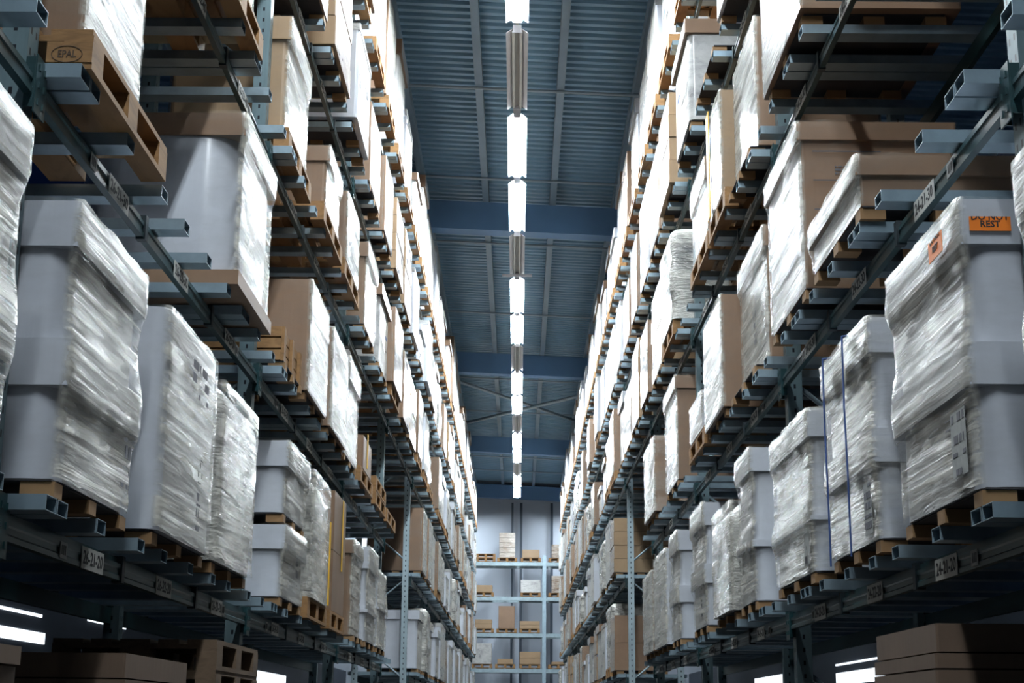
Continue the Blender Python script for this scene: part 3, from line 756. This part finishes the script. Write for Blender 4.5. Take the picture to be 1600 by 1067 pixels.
# ------------------------------------------------------------------ rack across the end of the aisle
TE = 57.4; PXM = .02383
ER = [h(v) for v in (.55, 1.84, 3.12, 4.44, 5.72)]
er = thing('pallet_rack', 'pale rack standing across the far end of the aisle', 'pallet rack', (0, TE, 0))
for x in (-3.0, .97, 4.9):
    for y in (0, 1.0):
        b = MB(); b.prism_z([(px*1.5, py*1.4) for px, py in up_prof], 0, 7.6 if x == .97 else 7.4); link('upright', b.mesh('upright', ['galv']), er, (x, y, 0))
for z in ER:
    for x0, x1 in ((-2.95, .92), (1.02, 4.85)):
        for y in (-.05, .95):
            b = MB(); b.prism_y([(0, 0), (.09, 0), (.09, .12), (.02, .12), (.02, .14), (0, .14)], 0, x1-x0)
            o = link('beam', b.mesh('beam', ['galv_dull']), er, (x0, y, z-.16)); o.rotation_euler = (0, 0, -math.pi/2); o.location = (x0, y+.09, z-.16)
        for k in range(7):
            b = MB(); b.box(-.04, .04, 0, .98, -.02, 0); link('support_bar', b.mesh('support_bar', ['galv_dull']), er, (x0+.3+k*(x1-x0-.6)/6, 0, z))
def endload(name, label, cat, xa, xb, z, hgt, rows, look, pal=True, depth=.9):
    x0, x1 = (xa-808)*PXM, (xb-808)*PXM; cx = (x0+x1)/2; w = x1-x0
    zb = z+.004
    if pal:
        o = tag(link('wooden_pallet', WPAL, None, (cx, TE+.48, z+.004)), 'wooden pallet beneath the ' + label, 'pallet'); o.rotation_euler = (0, 0, math.pi/2)
        o.scale = (1.1, max(.62, w/1.2), 1); o.rotation_euler = (0, 0, math.pi/2); zb = z+.15
    if not rows: return
    r = thing(name, label, cat, (cx, TE+.02, zb)); mats = {'tan': ['card_tan', 'card_tan'], 'white': ['wrap_plain', 'wrap_plain'], 'brown': ['card_brown', 'card_brown'], 'pale': ['wrap_brown', 'wrap_brown']}[look]
    hh = hgt/rows
    for i in range(rows):
        link('carton', carton_mesh('carton', -w/2, w/2, .0, depth, hh*i+.004, hh*(i+1)-.004, mats, .01), r)
    return r
e = 'end rack'
o = tag(link('wooden_pallet', WPAL, None, ((757-808)*PXM, TE+.48, ER[4]+.004)), 'lower empty pallet on the top shelf of the end rack', 'pallet'); o.rotation_euler = (0, 0, math.pi/2); o.scale = (1, .6, 1)
o = tag(link('wooden_pallet', WPAL, None, ((757-808)*PXM, TE+.48, ER[4]+.152)), 'upper empty pallet on the top shelf of the end rack', 'pallet'); o.rotation_euler = (0, 0, math.pi/2); o.scale = (1, .6, 1)
endload('carton_stack', 'tall pale carton stack, end rack top shelf', 'carton', 778, 803, ER[4], .92, 5, 'pale')
endload('sack', 'tan slumped bundle, end rack top shelf', 'bundle', 814, 841, ER[4], .3, 1, 'tan')
endload('carton_stack', 'striped carton stack at right, end rack top shelf', 'carton', 860, 882, ER[4], .5, 4, 'pale')
endload('carton_stack', 'low carton at left, end rack second shelf down', 'carton', 741, 768, ER[3], .26, 1, 'tan')
endload('wrapped_load', 'white wrapped bundle, end rack second shelf down', 'wrapped load', 812, 843, ER[3], .46, 1, 'white')
endload('carton_stack', 'carton tower at right, end rack second shelf down', 'carton', 860, 882, ER[3], .62, 5, 'pale')
endload('carton_stack', 'tan carton pair at left, end rack middle shelf', 'carton', 742, 768, ER[2], .33, 2, 'tan')
endload('carton_stack', 'tall wrapped brown carton, end rack middle shelf', 'carton', 778, 803, ER[2], .82, 1, 'brown')
endload('carton_stack', 'flat carton pair, end rack middle shelf', 'carton', 811, 842, ER[2], .28, 2, 'tan')
endload('wrapped_load', 'white wrapped block at left, end rack fourth shelf', 'wrapped load', 738, 768, ER[1], .74, 1, 'white')
endload('carton_stack', 'small flat carton, end rack fourth shelf', 'carton', 777, 801, ER[1], .18, 1, 'tan')
endload('carton_stack', 'open carton pile, end rack fourth shelf', 'carton', 811, 843, ER[1], .45, 2, 'tan')
endload('carton_stack', 'thin carton at right, end rack fourth shelf', 'carton', 860, 882, ER[1], .1, 1, 'tan')

# ------------------------------------------------------------------ lamps over the aisle
HL = h(7.9)
def lamp_meshes():
    Lh = 1.17
    b = MB(); b.prism_y([(-.035, .0), (.035, .0), (.045, .05), (-.045, .05)], -Lh, Lh); spine = b.mesh('spine', ['lampspine'])
    ws = []
    for s in (-1, 1):
        b = MB(); b.prism_y([(s*.036, .012), (s*.13, -.055), (s*.132, -.051), (s*.038, .018)], -Lh, Lh); ws.append(b.mesh('reflector', ['lampbody']))
    tb = {}
    for on in (0, 1):
        b = MB(); b.bar((0, -Lh+.03, 0), (0, Lh-.03, 0), .019, 0, 8); tb[on] = b.mesh('tube', ['tube_on' if on else 'tube_off'])
    b = MB(); b.box(-.05, .05, -.012, .012, -.05, .05); cap = b.mesh('end_cap', ['lampbody'])
    b = MB(); b.bar((0, 0, .092), (0, 0, 1.05), .006, 0, 5); hang = b.mesh('hanger', ['pipe'])
    return spine, ws, tb, cap, hang, Lh
SPINE, WINGS, TUBE, CAP, HANG, LH = lamp_meshes()
ts = [16.68+2.61*k for k in range(-9, 15)]
vis = [k for k in range(-1, 15)]
for k in range(-9, 15):
    t = 16.68+2.61*k+1.17
    on = (k % 3) != 0
    if k >= -1:
        lab = ('lit' if on else 'unlit') + ' linear ceiling lamp, ' + ORD[k+1] + ' visible in the row over the aisle'
    else: lab = ('lit' if on else 'unlit') + ' linear ceiling lamp, ' + ORD[-k-2] + ' in the row behind the visible ones'
    r = thing('linear_lamp', lab, 'ceiling lamp', (-.06, t, HL), 0, 'linear lamps over the aisle')
    link('spine', SPINE, r)
    for w in WINGS: link('reflector', w, r)
    for x in (-.045, .045): link('tube', TUBE[1 if on else 0], r, (x, 0, -.026))
    for y in (-LH, LH): link('end_cap', CAP, r, (0, y, 0))
    for y in (-.9, .9): link('hanger', HANG, r, (0, y, 0))
    if k == 3:
        b = MB(); b.box(-.27, .27, -.04, .04, -.09, -.06); link('cross_bar', b.mesh('cross_bar', ['lampbody']), r, (0, LH-.1, 0))
for s, nm in ((-1, 'left'), (1, 'right')):  # two unseen lamps added to brighten the end wall
    r = thing('linear_lamp', 'unseen linear lamp added to brighten the end wall, past the %s rack row' % nm, 'ceiling lamp', (4.3*s, 58.0, HL), math.pi/2, 'unseen lamps added for the end wall')
    link('spine', SPINE, r)
    for w in WINGS: link('reflector', w, r)
    for x in (-.045, .045): link('tube', TUBE[1], r, (x, 0, -.026))
    for y in (-LH, LH): link('end_cap', CAP, r, (0, y, 0))
    for y in (-.9, .9): link('hanger', HANG, r, (0, y, 0))
b = MB(); b.box(-.02, .02, 0, 62.5, .052, .09); tag(link('lamp_rail', b.mesh('lamp_rail', ['lampspine']), None, (-.06, -7.2, HL)), 'thin grey rail carrying the row of lamps over the aisle', 'lamp rail')

# ------------------------------------------------------------------ the hall
SL = -.042                                            # roof falls to the right
def roofz(x): return h(9.02)+SL*x
b = MB(); prof = []
t = -8.0
while t < 60.4:
    for dt, dz in ((0, 0), (.085, 0), (.1, .05), (.185, .05)): prof.append((t+dt, dz))
    t += .2
XW = 7.5; V = []; F = []
for (t, dz) in prof: V += [(-XW, t, roofz(-XW)+dz), (XW, t, roofz(XW)+dz)]
for i in range(len(prof)-1): F.append((2*i, 2*i+1, 2*i+3, 2*i+2))
b.add(V, F); struct('ceiling', b.mesh('ceiling', ['deck']))
def sloped_box(x0, x1, y0, y1, d0, d1, mat, name):
    b = MB(); v = []
    for dz in (d0, d1):
        for x, y in ((x0, y0), (x1, y0), (x1, y1), (x0, y1)): v.append((x, y, roofz(x)+dz))
    b.add(v, [(0,3,2,1),(4,5,6,7),(0,1,5,4),(1,2,6,5),(2,3,7,6),(3,0,4,7)])
    return struct(name, b.mesh(name, [mat]))
for x in (-5.0, -3.88, -2.78, -1.70, -.62, .56, 1.66, 2.76, 3.86, 4.96):
    sloped_box(x-.055, x+.055, -8, 60.3, -.19, -.002, 'purlin', 'ceiling_purlin')
for t in (2.4, 14.0, 25.7, 37.2, 48.8, 59.15):
    sloped_box(-7.4, 7.4, t, t+.32, -.70, -.19, 'roofbeam', 'ceiling_beam')
def pipe(x0, t0, x1, t1, d, r, name='ceiling_pipe'):
    b = MB(); b.bar((x0, t0, roofz(x0)+d), (x1, t1, roofz(x1)+d), r, 0, 6); return struct(name, b.mesh(name, ['pipe']))
for t in (20.6, 24.4, 28.0, 33.2, 40.0, 44.5, 52.5, 55.5): pipe(-5, t, 5, t, -.22, .022)
pipe(-3.4, 37.8, 3.4, 47.6, -.26, .05, 'ceiling_tie'); pipe(3.4, 38.6, -3.4, 48.6, -.32, .05, 'ceiling_tie')
b = MB(); b.box(-9, 9, -8, 60.4, -.1, 0); struct('floor', b.mesh('floor', ['concrete']))
b = MB(); b.box(-9, 9, 59.6, 59.9, 0, h(9.4)); struct('wall_back', b.mesh('wall_back', ['panel']))
for i, (x, w) in enumerate(((-.24, .04), (.10, .05), (1.28, .05), (-2.2, .04), (2.9, .04))):
    b = MB(); b.box(x-w, x+w, 59.5, 59.6, 0, h(8.2)); struct('wall_back_seam', b.mesh('wall_back_seam', ['seam']))
for s, nm in ((-1, 'left'), (1, 'right')):
    b = MB(); X = 6.5*s; b.box(min(X, X+.2*s), max(X, X+.2*s), -8, 60, 0, 3.4); struct('wall_'+nm, b.mesh('wall_'+nm, ['sidewall']))
n = 0
for s, t0, t1, z0, z1 in ((-1, 18.6, 21.4, h(.95), h(1.10)), (-1, 18.6, 21.2, h(1.30), h(1.34)), (-1, 23.5, 25.8, h(1.40), h(1.44)), (-1, 38.0, 44.0, h(.75), h(1.15)), (1, 26.2, 32.0, h(.74), h(.98)), (1, 26.2, 32.0, h(1.12), h(1.16)), (1, 36.0, 43.0, h(.8), h(1.15))):  # glowing strips in place of the lit loads seen through the racks
    n += 1; X = 6.49*s; b = MB(); b.box(X-.01, X+.01, t0, t1, z0, z1); struct('window_%d' % n, b.mesh('window', ['daylight']))

# ------------------------------------------------------------------ world and camera
w = bpy.data.worlds.new('world'); bpy.context.scene.world = w; w.use_nodes = True
bg = w.node_tree.nodes['Background']; bg.inputs[0].default_value = (.045, .14, .55, 1); bg.inputs[1].default_value = .018
cam = bpy.data.cameras.new('camera'); cam.sensor_width = 36; cam.lens = 54; cam.clip_end = 200
co = bpy.data.objects.new('camera', cam); C.objects.link(co)
th, ps, ro = math.radians(13.843), math.radians(.305), math.radians(.5)
F0 = Vector((-math.sin(ps), math.cos(ps), 0)); R0 = Vector((math.cos(ps), math.sin(ps), 0)); Z = Vector((0, 0, 1))
Fv = F0*math.cos(th)+Z*math.sin(th); Uv = -F0*math.sin(th)+Z*math.cos(th)
Rr = R0*math.cos(ro)+Uv*math.sin(ro); Ur = -R0*math.sin(ro)+Uv*math.cos(ro)
co.matrix_world = Matrix(((Rr.x, Ur.x, -Fv.x, 0), (Rr.y, Ur.y, -Fv.y, 0), (Rr.z, Ur.z, -Fv.z, CAM_H), (0, 0, 0, 1)))
S = bpy.context.scene; S.camera = co
S.view_settings.view_transform = 'Standard'; S.view_settings.look = 'None'; S.view_settings.exposure = 0; S.view_settings.gamma = 1
S.cycles.max_bounces = 6; S.cycles.diffuse_bounces = 1; S.cycles.glossy_bounces = 3; S.cycles.transparent_max_bounces = 12
S.cycles.use_denoising = True; S.cycles.sample_clamp_indirect = 6
